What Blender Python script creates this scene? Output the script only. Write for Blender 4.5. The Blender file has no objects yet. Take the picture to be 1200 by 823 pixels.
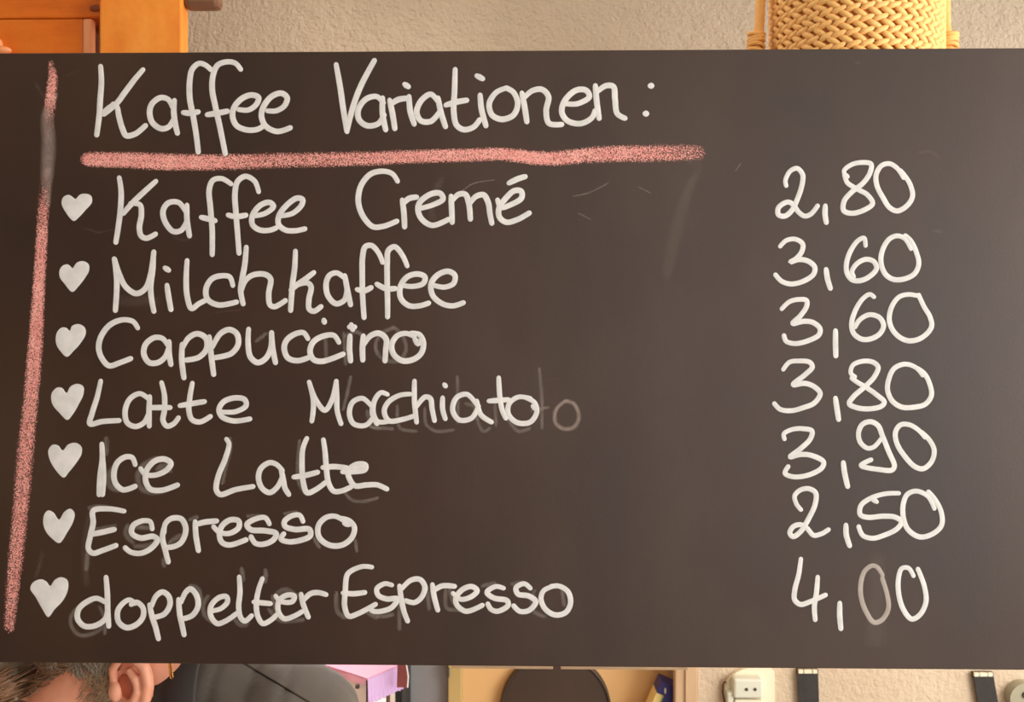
import bpy, bmesh, math, random
from mathutils import Vector, Matrix, Euler
random.seed(4)
SC = bpy.context.scene
COL = SC.collection
R = math.radians

# ------------------------------------------------------------------ camera
F = 1000.0
CAM = Vector((0.0, -0.83, 1.6))
ROT = Matrix.Rotation(R(1.0), 3, 'Z') @ Matrix.Rotation(R(90), 3, 'X') @ Matrix.Rotation(R(0.06), 3, 'Z')
cd = bpy.data.cameras.new('camera'); cam = bpy.data.objects.new('camera', cd); COL.objects.link(cam)
cam.location = CAM; cam.rotation_euler = ROT.to_euler()
cd.sensor_width = 36; cd.lens = 36 * F / 1200; cd.clip_start = 0.02
cd.dof.use_dof = True; cd.dof.focus_distance = 0.83; cd.dof.aperture_fstop = 16
SC.camera = cam

def P(px, py, Y):
    """point of the plane at world depth Y that the photograph shows at pixel (px, py)"""
    d = ROT @ Vector(((px - 600) / F, -(py - 411.5) / F, -1))
    return CAM + d * ((Y - CAM.y) / d.y)

# ------------------------------------------------------------------ world, light, exposure
w = bpy.data.worlds.new('world'); SC.world = w; w.use_nodes = True
bg = w.node_tree.nodes['Background']
bg.inputs[0].default_value = (1.0, 0.985, 0.97, 1); bg.inputs[1].default_value = 1.4
def area(name, loc, target, sx, sy, power, color=(1, .965, .925)):
    l = bpy.data.lights.new(name, 'AREA'); l.shape = 'RECTANGLE'; l.size = sx; l.size_y = sy
    l.energy = power; l.color = color
    o = bpy.data.objects.new(name, l); COL.objects.link(o); o.location = loc
    o.rotation_euler = (Vector(target) - Vector(loc)).to_track_quat('-Z', 'Y').to_euler()
    return o
area('window_light', (2.7, -1.0, 1.7), (0.0, 0.5, 1.4), 1.8, 1.6, 75)
area('overhead_area_light', (-0.3, 0.95, 2.72), (-0.3, 1.05, 0), 0.9, 0.5, 5, (1, .9, .76))  # unseen warm area light just below the ceiling
area('doorway_daylight', (-1.5, 3.2, 1.9), (-0.4, 1.5, 0.8), 1.2, 1.2, 40, (1, .98, .96))
SC.view_settings.view_transform = 'Standard'; SC.view_settings.look = 'None'
SC.view_settings.exposure = 0.22; SC.view_settings.gamma = 1
SC.view_settings.use_curve_mapping = False

# ------------------------------------------------------------------ material helpers
def lin(c):
    return tuple(((v/255)/12.92 if v/255 <= .04045 else ((v/255+.055)/1.055)**2.4) for v in c) + (1,)
class NT:
    def __init__(s, name):
        s.m = bpy.data.materials.new(name); s.m.use_nodes = True
        s.t = s.m.node_tree; s.b = s.t.nodes['Principled BSDF']; s.out = s.t.nodes['Material Output']
    def n(s, typ, **k):
        x = s.t.nodes.new(typ)
        for a, v in k.items():
            if hasattr(x, a): setattr(x, a, v)
        return x
    def l(s, a, b): s.t.links.new(a, b)
    def obj(s, scale=(1, 1, 1)):
        tc = s.n('ShaderNodeTexCoord'); mp = s.n('ShaderNodeMapping'); mp.inputs['Scale'].default_value = scale
        s.l(tc.outputs['Object'], mp.inputs[0]); return mp.outputs[0]
    def noise(s, vec, scale, detail=4, rough=.55):
        x = s.n('ShaderNodeTexNoise'); x.inputs['Scale'].default_value = scale
        x.inputs['Detail'].default_value = detail; x.inputs['Roughness'].default_value = rough
        s.l(vec, x.inputs['Vector']); return x.outputs[0]
    def ramp(s, fac, stops):
        x = s.n('ShaderNodeValToRGB'); e = x.color_ramp.elements
        while len(e) < len(stops): e.new(.5)
        for i, (p, c) in enumerate(stops): e[i].position = p; e[i].color = c if len(c) == 4 else lin(c)
        s.l(fac, x.inputs[0]); return x.outputs[0]
    def math(s, op, a, b=None):
        x = s.n('ShaderNodeMath'); x.operation = op
        for i, v in enumerate((a, b)):
            if v is None: continue
            if isinstance(v, (int, float)): x.inputs[i].default_value = v
            else: s.l(v, x.inputs[i])
        return x.outputs[0]
    def bump(s, h, strength, dist):
        x = s.n('ShaderNodeBump'); x.inputs['Strength'].default_value = strength
        x.inputs['Distance'].default_value = dist; s.l(h, x.inputs['Height']); s.l(x.outputs[0], s.b.inputs['Normal'])
def simple(name, c1, c2, scale=8, rough=.6, bump=0, bscale=60, bdist=.002, stretch=(1, 1, 1), spec=.5, metal=0, sheen=0):
    t = NT(name); v = t.obj(stretch)
    t.l(t.ramp(t.noise(v, scale), [(.3, c1), (.7, c2)]), t.b.inputs['Base Color'])
    t.b.inputs['Roughness'].default_value = rough; t.b.inputs['Specular IOR Level'].default_value = spec
    t.b.inputs['Metallic'].default_value = metal; t.b.inputs['Sheen Weight'].default_value = sheen
    if bump: t.bump(t.noise(v, bscale, 5), bump, bdist)
    return t.m
M = {}
# chalkboard paint with wiped chalk dust
t = NT('board_paint'); v = t.obj(); v2 = t.obj((1, 1, .35))
a = t.noise(v, 2.2, 3); b_ = t.noise(v2, 9, 5, .6)
base = t.ramp(t.math('ADD', t.math('MULTIPLY', a, .6), t.math('MULTIPLY', b_, .4)), [(.36, (47, 34, 27)), (.52, (60, 42, 31)), (.62, (66, 49, 38)), (.74, (74, 60, 49))])
t.l(base, t.b.inputs['Base Color']); t.b.inputs['Roughness'].default_value = .42
t.b.inputs['Specular IOR Level'].default_value = .5
t.bump(t.noise(v, 350, 3), .12, .0006); M['board'] = t.m
M['board_edge'] = simple('board_edge', (50, 36, 30), (62, 46, 38), rough=.5)
# coverage-driven chalk: 'cov' attribute is how thickly the chalk lies
def chalk(name, c1, c2, grain_scale, lo, hi, maxa=1.0, rough=.85, smooth=False):
    t = NT(name); v = t.obj()
    at = t.n('ShaderNodeAttribute'); at.attribute_name = 'cov'
    cov = at.outputs['Fac']
    t.l(t.ramp(t.noise(v, 70, 3), [(.35, c1), (.65, c2)]), t.b.inputs['Base Color'])
    t.b.inputs['Roughness'].default_value = rough; t.b.inputs['Specular IOR Level'].default_value = .2
    g = t.noise(v, grain_scale, 4, .7)
    mr = t.n('ShaderNodeMapRange'); mr.inputs['From Min'].default_value = lo; mr.inputs['From Max'].default_value = hi
    if smooth: s = t.math('MULTIPLY', cov, t.math('ADD', t.math('MULTIPLY', g, 1.0), .5))
    else: s = t.math('ADD', cov, t.math('MULTIPLY', t.math('SUBTRACT', g, .5), 2.6))
    t.l(s, mr.inputs['Value'])
    al = t.math('MULTIPLY', mr.outputs[0], maxa)
    tr = t.n('ShaderNodeBsdfTransparent'); mx = t.n('ShaderNodeMixShader')
    t.l(al, mx.inputs[0]); t.l(tr.outputs[0], mx.inputs[1]); t.l(t.b.outputs[0], mx.inputs[2]); t.l(mx.outputs[0], t.out.inputs['Surface'])
    return t.m
M['marker'] = chalk('white_chalk_marker', (214, 214, 210), (230, 229, 225), 260, .0, .42, .97, smooth=True)
M['marker_thin'] = chalk('thin_white_marker', (208, 203, 192), (226, 220, 210), 260, .0, .45, .86, smooth=True)
M['marker_faded'] = chalk('faded_white_marker', (200, 190, 178), (215, 205, 195), 200, .0, .6, .62, smooth=True)
M['ghost'] = chalk('wiped_chalk', (150, 140, 130), (175, 163, 152), 90, .1, 1.1, .36, smooth=True)
M['smudge'] = chalk('smeared_chalk', (165, 145, 135), (185, 165, 155), 60, .1, 1.1, .6, smooth=True)
M['haze'] = chalk('chalk_haze', (150, 138, 128), (170, 155, 145), 14, .15, 1.5, .13, smooth=True)
M['pink'] = chalk('pink_chalk', (236, 158, 148), (250, 180, 168), 720, .42, .86, .95)
M['pink_thin'] = chalk('worn_pink_chalk', (222, 145, 138), (240, 168, 158), 420, .30, .72, .9)
# plaster
def plaster(name, c1, c2, scale=95, strength=1.0, dist=.014):
    t = NT(name); v = t.obj(); n1 = t.noise(v, scale, 6, .6); n2 = t.noise(v, scale*.3, 3)
    t.l(t.ramp(t.noise(v, 3, 3), [(.3, c1), (.7, c2)]), t.b.inputs['Base Color'])
    t.b.inputs['Roughness'].default_value = .9; t.b.inputs['Specular IOR Level'].default_value = .2
    t.bump(t.math('ADD', n1, t.math('MULTIPLY', n2, .7)), strength, dist); return t.m
M['plaster'] = plaster('roughcast_plaster', (192, 176, 154), (204, 188, 166))
M['plaster_low'] = plaster('cream_plaster', (208, 186, 158), (216, 197, 170), 60, .9, .008)
M['smooth_wall'] = plaster('smooth_ochre_wall', (226, 178, 120), (235, 190, 132), 20, .15, .003)
M['ceiling'] = plaster('ceiling_paint', (232, 226, 214), (240, 234, 224), 40, .3)
M['floor'] = simple('floor_tile', (150, 130, 110), (172, 152, 130), 3, .5)
M['trim'] = simple('pale_wood_trim', (196, 162, 124), (210, 178, 140), 6, .5, stretch=(8, 8, 1))
M['khaki'] = simple('khaki_frame_paint', (190, 162, 100), (200, 172, 110), 5, .5)
M['greydoor'] = simple('grey_door_paint', (138, 138, 138), (152, 150, 150), 4, .4)
M['darkmetal'] = simple('dark_grey_metal', (60, 62, 62), (78, 80, 80), 8, .4)
M['greymetal'] = simple('light_grey_metal', (120, 122, 120), (138, 140, 138), 8, .4)
# pine
def pine(name, c1, c2, c3, stretch, bump=.25):
    t = NT(name); v = t.obj(stretch); n = t.noise(v, 6, 6, .6)
    k = t.noise(t.obj(), 14, 3)
    t.l(t.ramp(t.math('ADD', t.math('MULTIPLY', n, .6), t.math('MULTIPLY', k, .4)), [(.32, c1), (.5, c2), (.68, c3)]), t.b.inputs['Base Color'])
    t.b.inputs['Roughness'].default_value = .45; t.bump(k, bump, .01); return t.m
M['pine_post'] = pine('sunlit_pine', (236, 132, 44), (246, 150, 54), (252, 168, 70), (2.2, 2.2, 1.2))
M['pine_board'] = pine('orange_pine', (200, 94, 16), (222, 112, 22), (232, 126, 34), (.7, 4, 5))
M['pine_end'] = simple('planed_pine_end', (240, 158, 104), (250, 172, 120), 10, .5)
M['brown'] = simple('brown_wood', (112, 76, 54), (126, 86, 60), 8, .5)
M['knot'] = simple('dark_knot_and_gap', (130, 66, 34), (160, 90, 60), 30, .4)
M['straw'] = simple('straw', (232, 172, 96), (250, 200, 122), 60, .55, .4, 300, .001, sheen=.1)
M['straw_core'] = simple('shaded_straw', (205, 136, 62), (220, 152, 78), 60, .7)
M['cord'] = simple('straw_cord', (232, 166, 84), (246, 190, 110), 50, .6, .4, 250, .001)
M['skin'] = simple('skin', (236, 156, 122), (244, 174, 142), 26, .5, .15, 300, .0006)
M['skin'].node_tree.nodes['Principled BSDF'].inputs['Subsurface Weight'].default_value = .08
M['skin_in'] = simple('inner_ear_skin', (176, 84, 52), (196, 100, 68), 40, .5)
M['hair'] = simple('greying_hair', (92, 74, 56), (140, 122, 100), 70, .6, .8, 260, .003)
M['strand'] = simple('grey_hair_strand', (108, 92, 74), (178, 162, 138), 9, .55)
M['strand_dark'] = simple('brown_hair_strand', (92, 66, 48), (168, 126, 92), 9, .55)
M['stubble'] = simple('short_sideburn_hair', (140, 116, 88), (206, 176, 140), 12, .6)
M['shirt'] = simple('charcoal_shirt_cloth', (74, 66, 58), (88, 79, 70), 5, .9, .2, 200, .001, sheen=.25)
M['collar'] = simple('black_collar_cloth', (48, 42, 38), (60, 52, 48), 5, .85, sheen=.1)
M['thread'] = simple('seam_thread', (44, 34, 24), (58, 46, 34), 50, .9)
M['gold'] = simple('gold', (220, 160, 80), (240, 190, 110), 50, .3, metal=.9)
M['jeans'] = simple('dark_trouser_cloth', (42, 46, 60), (54, 58, 72), 10, .9)
M['shoe'] = simple('dark_shoe_leather', (40, 30, 26), (52, 40, 34), 10, .4)
M['eye'] = simple('eye_white', (225, 218, 208), (235, 228, 218), 5, .3)
M['pinkcloth'] = simple('pink_tablecloth_fabric', (244, 170, 196), (250, 188, 208), 8, .85, .2, 400, .001)
M['lilac'] = simple('lilac_tablecloth_fabric', (206, 168, 214), (222, 188, 230), 8, .85, .2, 400, .001)
M['whitecloth'] = simple('white_underlay_fabric', (248, 246, 242), (255, 252, 248), 8, .9)
M['redcloth'] = simple('dusty_red_fabric', (158, 92, 88), (172, 104, 98), 8, .9)
M['disc'] = simple('dark_brown_varnish', (62, 46, 36), (72, 54, 42), 5, .45)
M['blue'] = simple('blue_carton', (44, 42, 112), (54, 52, 128), 5, .4)
M['yellow'] = simple('yellow_carton', (236, 208, 130), (242, 216, 140), 5, .5)
M['green'] = simple('green_carton_stripe', (150, 178, 90), (160, 188, 100), 5, .5)
M['white'] = simple('white_plastic', (214, 214, 194), (224, 222, 204), 5, .35)
M['plastic_edge'] = simple('pale_plastic', (232, 222, 192), (240, 230, 202), 5, .35)
M['black'] = simple('black_webbing', (44, 40, 38), (56, 52, 48), 40, .8, .3, 500, .0005)
M['dark'] = simple('dark_hole', (50, 44, 36), (80, 70, 58), 10, .6)
M['cable'] = simple('brown_cable', (76, 50, 36), (92, 62, 46), 10, .5)
M['knob'] = simple('grey_green_metal', (158, 152, 128), (172, 166, 142), 10, .4)
M['paper'] = simple('beige_paper', (206, 170, 128), (220, 186, 146), 10, .8)

# ------------------------------------------------------------------ mesh helpers
def link(name, bm, mat, parent=None, smooth=False):
    me = bpy.data.meshes.new(name); bm.to_mesh(me); bm.free()
    for m in (mat if isinstance(mat, (list, tuple)) else [mat]): me.materials.append(m)
    if smooth:
        for p in me.polygons: p.use_smooth = True
    o = bpy.data.objects.new(name, me); COL.objects.link(o)
    if parent is not None:
        o.parent = parent; o.matrix_parent_inverse = Matrix.Translation(-parent.location) if parent.type == 'EMPTY' or parent.get('_off') else Matrix()
    return o
def empty(name, loc, label, cat, group=None):
    o = bpy.data.objects.new(name, None); COL.objects.link(o); o.location = loc; o.empty_display_size = .05
    tag(o, label, cat, group); return o
def tag(o, label, cat, group=None):
    o['label'] = label; o['category'] = cat
    if group: o['group'] = group
    return o
def structure(o): o['kind'] = 'structure'; return o
def box(bm, lo, hi, bev=0, rot=None, piv=None):
    r = bmesh.ops.create_cube(bm, size=1); vs = r['verts']
    lo = Vector(lo); hi = Vector(hi); c = (lo+hi)/2; s = hi-lo
    for v in vs: v.co = Vector((v.co.x*s.x, v.co.y*s.y, v.co.z*s.z)) + c
    if bev:
        es = list({e for v in vs for e in v.link_edges})
        q = bmesh.ops.bevel(bm, geom=es, offset=bev, segments=2, affect='EDGES', profile=.5)
        vs = list({v for f in q['faces'] for v in f.verts} | {v for v in vs if v.is_valid})
    if rot is not None: bmesh.ops.rotate(bm, verts=vs, cent=piv if piv else c, matrix=rot)
    return vs
def ball(bm, c, r, seg=24, rings=16, rot=None):
    r = Vector(r) if not isinstance(r, (int, float)) else Vector((r, r, r))
    m = Matrix.Translation(Vector(c)) @ (rot.to_4x4() if rot is not None else Matrix()) @ Matrix.Diagonal((r.x, r.y, r.z, 1))
    top = bm.verts.new(m @ Vector((0, 0, 1))); bot = bm.verts.new(m @ Vector((0, 0, -1))); rr = []
    for j in range(1, rings):
        z = math.cos(math.pi*j/rings); q = math.sin(math.pi*j/rings)
        rr.append([bm.verts.new(m @ Vector((q*math.cos(2*math.pi*k/seg), q*math.sin(2*math.pi*k/seg), z))) for k in range(seg)])
    for k in range(seg):
        bm.faces.new((top, rr[0][k], rr[0][(k+1) % seg])); bm.faces.new((bot, rr[-1][(k+1) % seg], rr[-1][k]))
    for a, b in zip(rr, rr[1:]):
        for k in range(seg): bm.faces.new((a[k], b[k], b[(k+1) % seg], a[(k+1) % seg]))
def tube(bm, pts, rad, seg=8, cap=True):
    pts = [Vector(p) for p in pts]; rings = []
    rs = rad if isinstance(rad, (list, tuple)) else [rad]*len(pts)
    up = Vector((0, 0, 1))
    for i, p in enumerate(pts):
        d = (pts[min(i+1, len(pts)-1)] - pts[max(i-1, 0)]).normalized()
        if abs(d.dot(up)) > .95: up = Vector((0, 1, 0)) if abs(d.y) < .9 else Vector((1, 0, 0))
        s = d.cross(up).normalized(); u = s.cross(d)
        rings.append([bm.verts.new(p + (s*math.cos(a) + u*math.sin(a))*rs[i]) for a in [2*math.pi*k/seg for k in range(seg)]])
    for a, b in zip(rings, rings[1:]):
        for k in range(seg): bm.faces.new((a[k], a[(k+1) % seg], b[(k+1) % seg], b[k]))
    if cap: bm.faces.new(rings[0][::-1]); bm.faces.new(rings[-1])
def cyl(bm, p0, p1, r, seg=24): tube(bm, [p0, p1], r, seg)

# ------------------------------------------------------------------ the room
ZT = P(600, 59, 0).z; ZB = P(600, 781.3, 0).z
YW = 1.5                                      # front face of the back wall
def px_x(px, Y): return P(px, 790, Y).x
def sbox(name, lo, hi, mat, bev=0):
    bm = bmesh.new(); box(bm, lo, hi, bev); return structure(link(name, bm, mat))
xr = px_x(818, YW)
sbox('floor', (-3, -3.2, -.05), (3.2, 5, 0), M['floor'])
sbox('ceiling', (-3, -3.2, 2.85), (3.2, YW+.7, 2.95), M['ceiling'])
sbox('wall_back', (-3, YW, 1.72), (3.2, YW+.25, 2.85), M['plaster'])
sbox('wall_back_lower', (xr, YW, 0), (3.2, YW+.25, 1.72), M['plaster_low'])
sbox('wall_niche', (px_x(536, YW+.12), YW+.12, 0), (xr, YW+.2, 1.72), M['smooth_wall'])
sbox('wall_left', (-3.1, -3.2, 0), (-3, YW+.25, 2.85), M['plaster'])
sbox('dark_reflection_wall', (-3, -3.3, 0), (.05, -3.2, 2.85), M['brown'])  # unseen dark wall, added so the board's left side reflects less light
sbox('trim_niche', (px_x(791, YW-.02), YW-.02, 0), (px_x(818, YW-.02), YW+.01, 1.72), M['trim'], .004)
bm = bmesh.new(); xm = px_x(804, YW-.03); box(bm, (xm, YW-.026, 0), (px_x(804.8, YW-.03), YW-.019, 1.7)); structure(link('trim_bead', bm, M['trim']))
# doorway at the left: khaki jamb, grey door leaf, dark profiles
sbox('trim_jamb', (px_x(525, YW+.02), YW+.02, 0), (px_x(541, YW+.02), YW+.06, 1.72), M['khaki'], .003)
d = sbox('door_1', (px_x(480, YW+.05), YW+.05, 0.01), (px_x(525.5, YW+.05), YW+.09, 1.72), M['greydoor'], .003)
bm = bmesh.new(); q = P(526, 788, YW+.02); box(bm, (q.x-.004, YW+.012, q.z-.012), (q.x+.002, YW+.05, q.z+.012), .001); link('hinge', bm, M['darkmetal'], d)
sbox('trim_door_edge', (px_x(477, YW+.04), YW+.03, 0.0), (px_x(481, YW+.04), YW+.1, 1.72), M['darkmetal'])
sbox('trim_door_profile', (px_x(463, YW+.12), YW+.12, 0.0), (px_x(470, YW+.12), YW+.16, 1.72), M['darkmetal'])
sbox('trim_door_bar', (px_x(471, YW+.12), YW+.12, 0.0), (px_x(477, YW+.12), YW+.16, 1.72), M['greymetal'])
sbox('ground', (-6, 5, -.06), (6, 12, -.01), M['whitecloth'])

# ------------------------------------------------------------------ chalkboard
board_loc = Vector((0, 0, ZB))
board = empty('chalkboard', board_loc, 'dark brown hanging chalkboard menu handwritten with coffee names and prices', 'chalkboard')
bm = bmesh.new(); box(bm, (-.64, 0, ZB), (.64, .018, ZT), .0012)
link('panel', bm, M['board'], board)
for a, b in ((530, 648), (657, 806)):
    q0 = P(a, 783.2 + (a-600)*.0075, .021); q1 = P(b, 779, .021)
    bm = bmesh.new(); box(bm, (q0.x, .0185, q0.z), (q1.x, .026, q0.z+.02), .0005); link('lower_edge_strip', bm, M['trim'], board)  # thin pale strip showing just below the board's lower edge
for sx in (-.61, .61):
    bm = bmesh.new(); cyl(bm, (sx, .009, ZT-.005), (sx, .009, 2.85), .0025, 8); link('hanging_cord', bm, M['cord'], board)

def catmull(pts, closed=False, step=1.2):
    if len(pts) == 1: return [pts[0]]
    if len(pts) == 2:
        (x0, y0), (x1, y1) = pts; n = max(2, int(math.hypot(x1-x0, y1-y0)/step))
        return [(x0+(x1-x0)*i/n, y0+(y1-y0)*i/n) for i in range(n+1)]
    out = []; n = len(pts); rng = n if closed else n-1
    for i in range(rng):
        g = (lambda k: pts[k % n]) if closed else (lambda k: pts[max(0, min(n-1, k))])
        p0, p1, p2, p3 = g(i-1), g(i), g(i+1), g(i+2)
        m = max(2, int(math.hypot(p2[0]-p1[0], p2[1]-p1[1])/step))
        def tj(a, b, t): return t + max(1e-3, math.hypot(b[0]-a[0], b[1]-a[1]))**.5
        t0 = 0; t1 = tj(p0, p1, t0); t2 = tj(p1, p2, t1); t3 = tj(p2, p3, t2)
        for k in range(m):
            t = t1 + (t2-t1)*k/m; r = []
            for c in (0, 1):
                A1 = (t1-t)/(t1-t0)*p0[c]+(t-t0)/(t1-t0)*p1[c]; A2 = (t2-t)/(t2-t1)*p1[c]+(t-t1)/(t2-t1)*p2[c]; A3 = (t3-t)/(t3-t2)*p2[c]+(t-t2)/(t3-t2)*p3[c]
                B1 = (t2-t)/(t2-t0)*A1+(t-t0)/(t2-t0)*A2; B2 = (t3-t)/(t3-t1)*A2+(t-t1)/(t3-t1)*A3
                r.append((t2-t)/(t2-t1)*B1+(t-t1)/(t2-t1)*B2)
            out.append(tuple(r))
    if not closed: out.append(pts[-1])
    return out

LAYER = [0]
def ribbon(bm, lay, pts, widths, h0, h1, prof, endfade=False, covs=None):
    """a laid stroke on the board: pts in photograph pixels, cut into a low rounded bead"""
    n = len(pts); K = len(prof)
    h0 = h0 + .00002*(LAYER[0] % 7); LAYER[0] += 1
    ws = [widths]*n if isinstance(widths, (int, float)) else [
        (lambda f: widths[min(int(f), len(widths)-1)]*(1-(f-int(f))) + widths[min(int(f)+1, len(widths)-1)]*(f-int(f)))(i/(max(1, n-1))*(len(widths)-1)) for i in range(n)]
    dirs = []
    for i in range(n):
        a = pts[max(0, i-1)]; b = pts[min(n-1, i+1)]; L = math.hypot(b[0]-a[0], b[1]-a[1]) or 1
        dirs.append(((b[0]-a[0])/L, (b[1]-a[1])/L))
    rows = []
    # rounded caps: extra shrinking rows at both ends
    seq = []
    if not endfade:
        for a in (1.0, .8, .55, .28): seq.append((0, -math.sin(a*math.pi/2), max(.03, math.cos(a*math.pi/2))))
    for i in range(n): seq.append((i, 0, 1))
    if not endfade:
        for a in (.28, .55, .8, 1.0): seq.append((n-1, math.sin(a*math.pi/2), max(.03, math.cos(a*math.pi/2))))
    for j, (i, off, sc) in enumerate(seq):
        dx, dy = dirs[i]; w = ws[i]/2; row = []
        cx = pts[i][0] + dx*off*w; cy = pts[i][1] + dy*off*w
        ef = 1.0
        if endfade: ef = min(1, i/(n*.15+1), (n-1-i)/(n*.15+1))
        for k in range(K):
            s = (2*k/(K-1)-1)
            q = P(cx - dy*s*w*sc, cy + dx*s*w*sc, 0)
            c = prof[k]
            if covs: f_ = i/(max(1, n-1))*(len(covs)-1); c *= covs[min(int(f_), len(covs)-1)]*(1-(f_-int(f_))) + covs[min(int(f_)+1, len(covs)-1)]*(f_-int(f_))
            if abs(off) > .5: c = c*(1 - (abs(off)-.5)*1.2)
            q.y = -(h0 + (h1-h0)*(1-s*s)*sc)
            v = bm.verts.new(q); v[lay] = max(0, c*ef); row.append(v)
        rows.append(row)
    for a, b in zip(rows, rows[1:]):
        for k in range(K-1): bm.faces.new((a[k], a[k+1], b[k+1], b[k]))
HARD = [.12, .75, 1, 1, 1, .75, .12]
SOFT = [0, .45, .85, 1, .85, .45, 0]
def parse(s, cr):
    x0, y0, k = cr
    return [[(x0+float(a.split(',')[0])/k, y0+float(a.split(',')[1])/k) for a in st.split()] for st in s.split(';')]
def glyph(name, s, cr, w=6.6, mat='marker', label=None, h=(.00025, .0005), prof=HARD, fade=False):
    bm = bmesh.new(); lay = bm.verts.layers.float.new('cov')
    for st in parse(s, cr):
        if len(st) == 1:
            x, y = st[0]; st = [(x-.4, y), (x+.4, y)]
        ribbon(bm, lay, catmull(st), [w*.86, w, w*1.03, w, w*.93] if isinstance(w, (int, float)) else w, h[0], h[1], prof, fade)
    o = link(name, bm, M[mat], board, smooth=True)
    if label: o['label'] = label
    return o
def heart(s, cr):
    pts = parse(s, cr)[0]; tip = pts[0]
    pts = catmull(pts + [], closed=True, step=1.5)
    bm = bmesh.new(); lay = bm.verts.layers.float.new('cov')
    cx = sum(p[0] for p in pts)/len(pts); cy = sum(p[1] for p in pts)/len(pts)
    rings = []
    for f, h, c in ((1.03, .00025, .1), (.96, .0004, .85), (.75, .0005, 1), (.4, .00053, .9)):
        r = []
        for x, y in pts:
            q = P(cx+(x-cx)*f, cy+(y-cy)*f, 0); q.y = -h; v = bm.verts.new(q); v[lay] = c; r.append(v)
        rings.append(r)
    n = len(pts)
    for a, b in zip(rings, rings[1:]):
        for k in range(n): bm.faces.new((a[k], a[(k+1) % n], b[(k+1) % n], b[k]))
    q = P(cx, cy, 0); q.y = -.00054; c = bm.verts.new(q); c[lay] = 1
    for k in range(n): bm.faces.new((rings[-1][k], rings[-1][(k+1) % n], c))
    bmesh.ops.recalc_face_normals(bm, faces=bm.faces)
    link('heart', bm, M['marker'], board, smooth=True)

A = (90, 50, 4); B = (380, 50, 3)
TITLE = [(A, ['112,112 116,180 110,270 106,340 94,432;310,128 270,175 225,235 190,282 150,318 128,335;180,288 145,312 126,330;172,288 188,300 198,345 215,405 232,436 275,428 322,390',
  '448,300 430,268 395,258 355,285 342,325 355,375 397,404 432,395 452,365;458,272 455,320 462,380 472,424',
  '630,128 604,106 574,98 542,125 530,180 530,260 545,340 560,430 570,512;500,328 530,331 568,325',
  '768,125 745,98 710,90 662,105 640,150 635,220 650,300 672,400 696,520;612,338 660,331 705,322',
  '760,314 805,316 842,290 852,258 820,246 775,262 740,300 730,340 748,388 800,410 850,406 876,390',
  '895,320 935,320 975,295 986,258 960,238 915,252 876,300 866,345 886,392 940,417 1000,400']),
 (B, ['42,78 55,150 68,240 80,312;80,312 100,230 130,150 176,64',
  '208,212 185,190 148,198 120,235 122,270 150,292 190,285 210,255;205,195 205,250 216,306',
  '230,203 240,250 248,302;236,215 262,200 296,196', '298,190 302,240 316,286;283,147 295,155',
  '400,208 375,182 342,203 325,245 340,275 375,277 405,245;400,195 410,245 426,295',
  '460,95 458,170 455,240 465,290 490,306 525,297 546,272;428,220 460,210 500,203',
  '548,185 552,230 568,292;537,117 556,127', '640,160 605,175 580,215 590,255 625,270 665,255 680,215 665,175 640,160',
  '695,178 705,230 712,278;700,197 730,170 765,165 788,190 780,240 790,284 834,288',
  '840,214 890,215 932,190 920,168 885,168 845,205 835,245 855,275 900,285 940,265 952,240',
  '953,152 958,210 966,266;960,172 990,152 1016,155 1022,200 1030,250 1056,266'])]
for cr, gs in TITLE:
    for g in gs: glyph('letter', g, cr, 7.1)
glyph('colon_dot', '1148,152', B, 8); glyph('colon_dot', '1130,250', B, 8)
C = (60, 190, 3.75); D = (380, 180, 3.75); E = (60, 280, 4.8); G_ = (50, 360, 4.8); H = (280, 360, 4.8); F2 = (300, 280, 4.8)
I = (50, 430, 4.2857); J = (330, 430, 3.243); K = (40, 500, 5.217); L = (240, 500, 5); M1 = (40, 580, 5.217); N = (240, 580, 5.217)
O = (20, 650, 5.4545); PP = (220, 650, 5.217); Q = (440, 650, 4.615)
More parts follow.
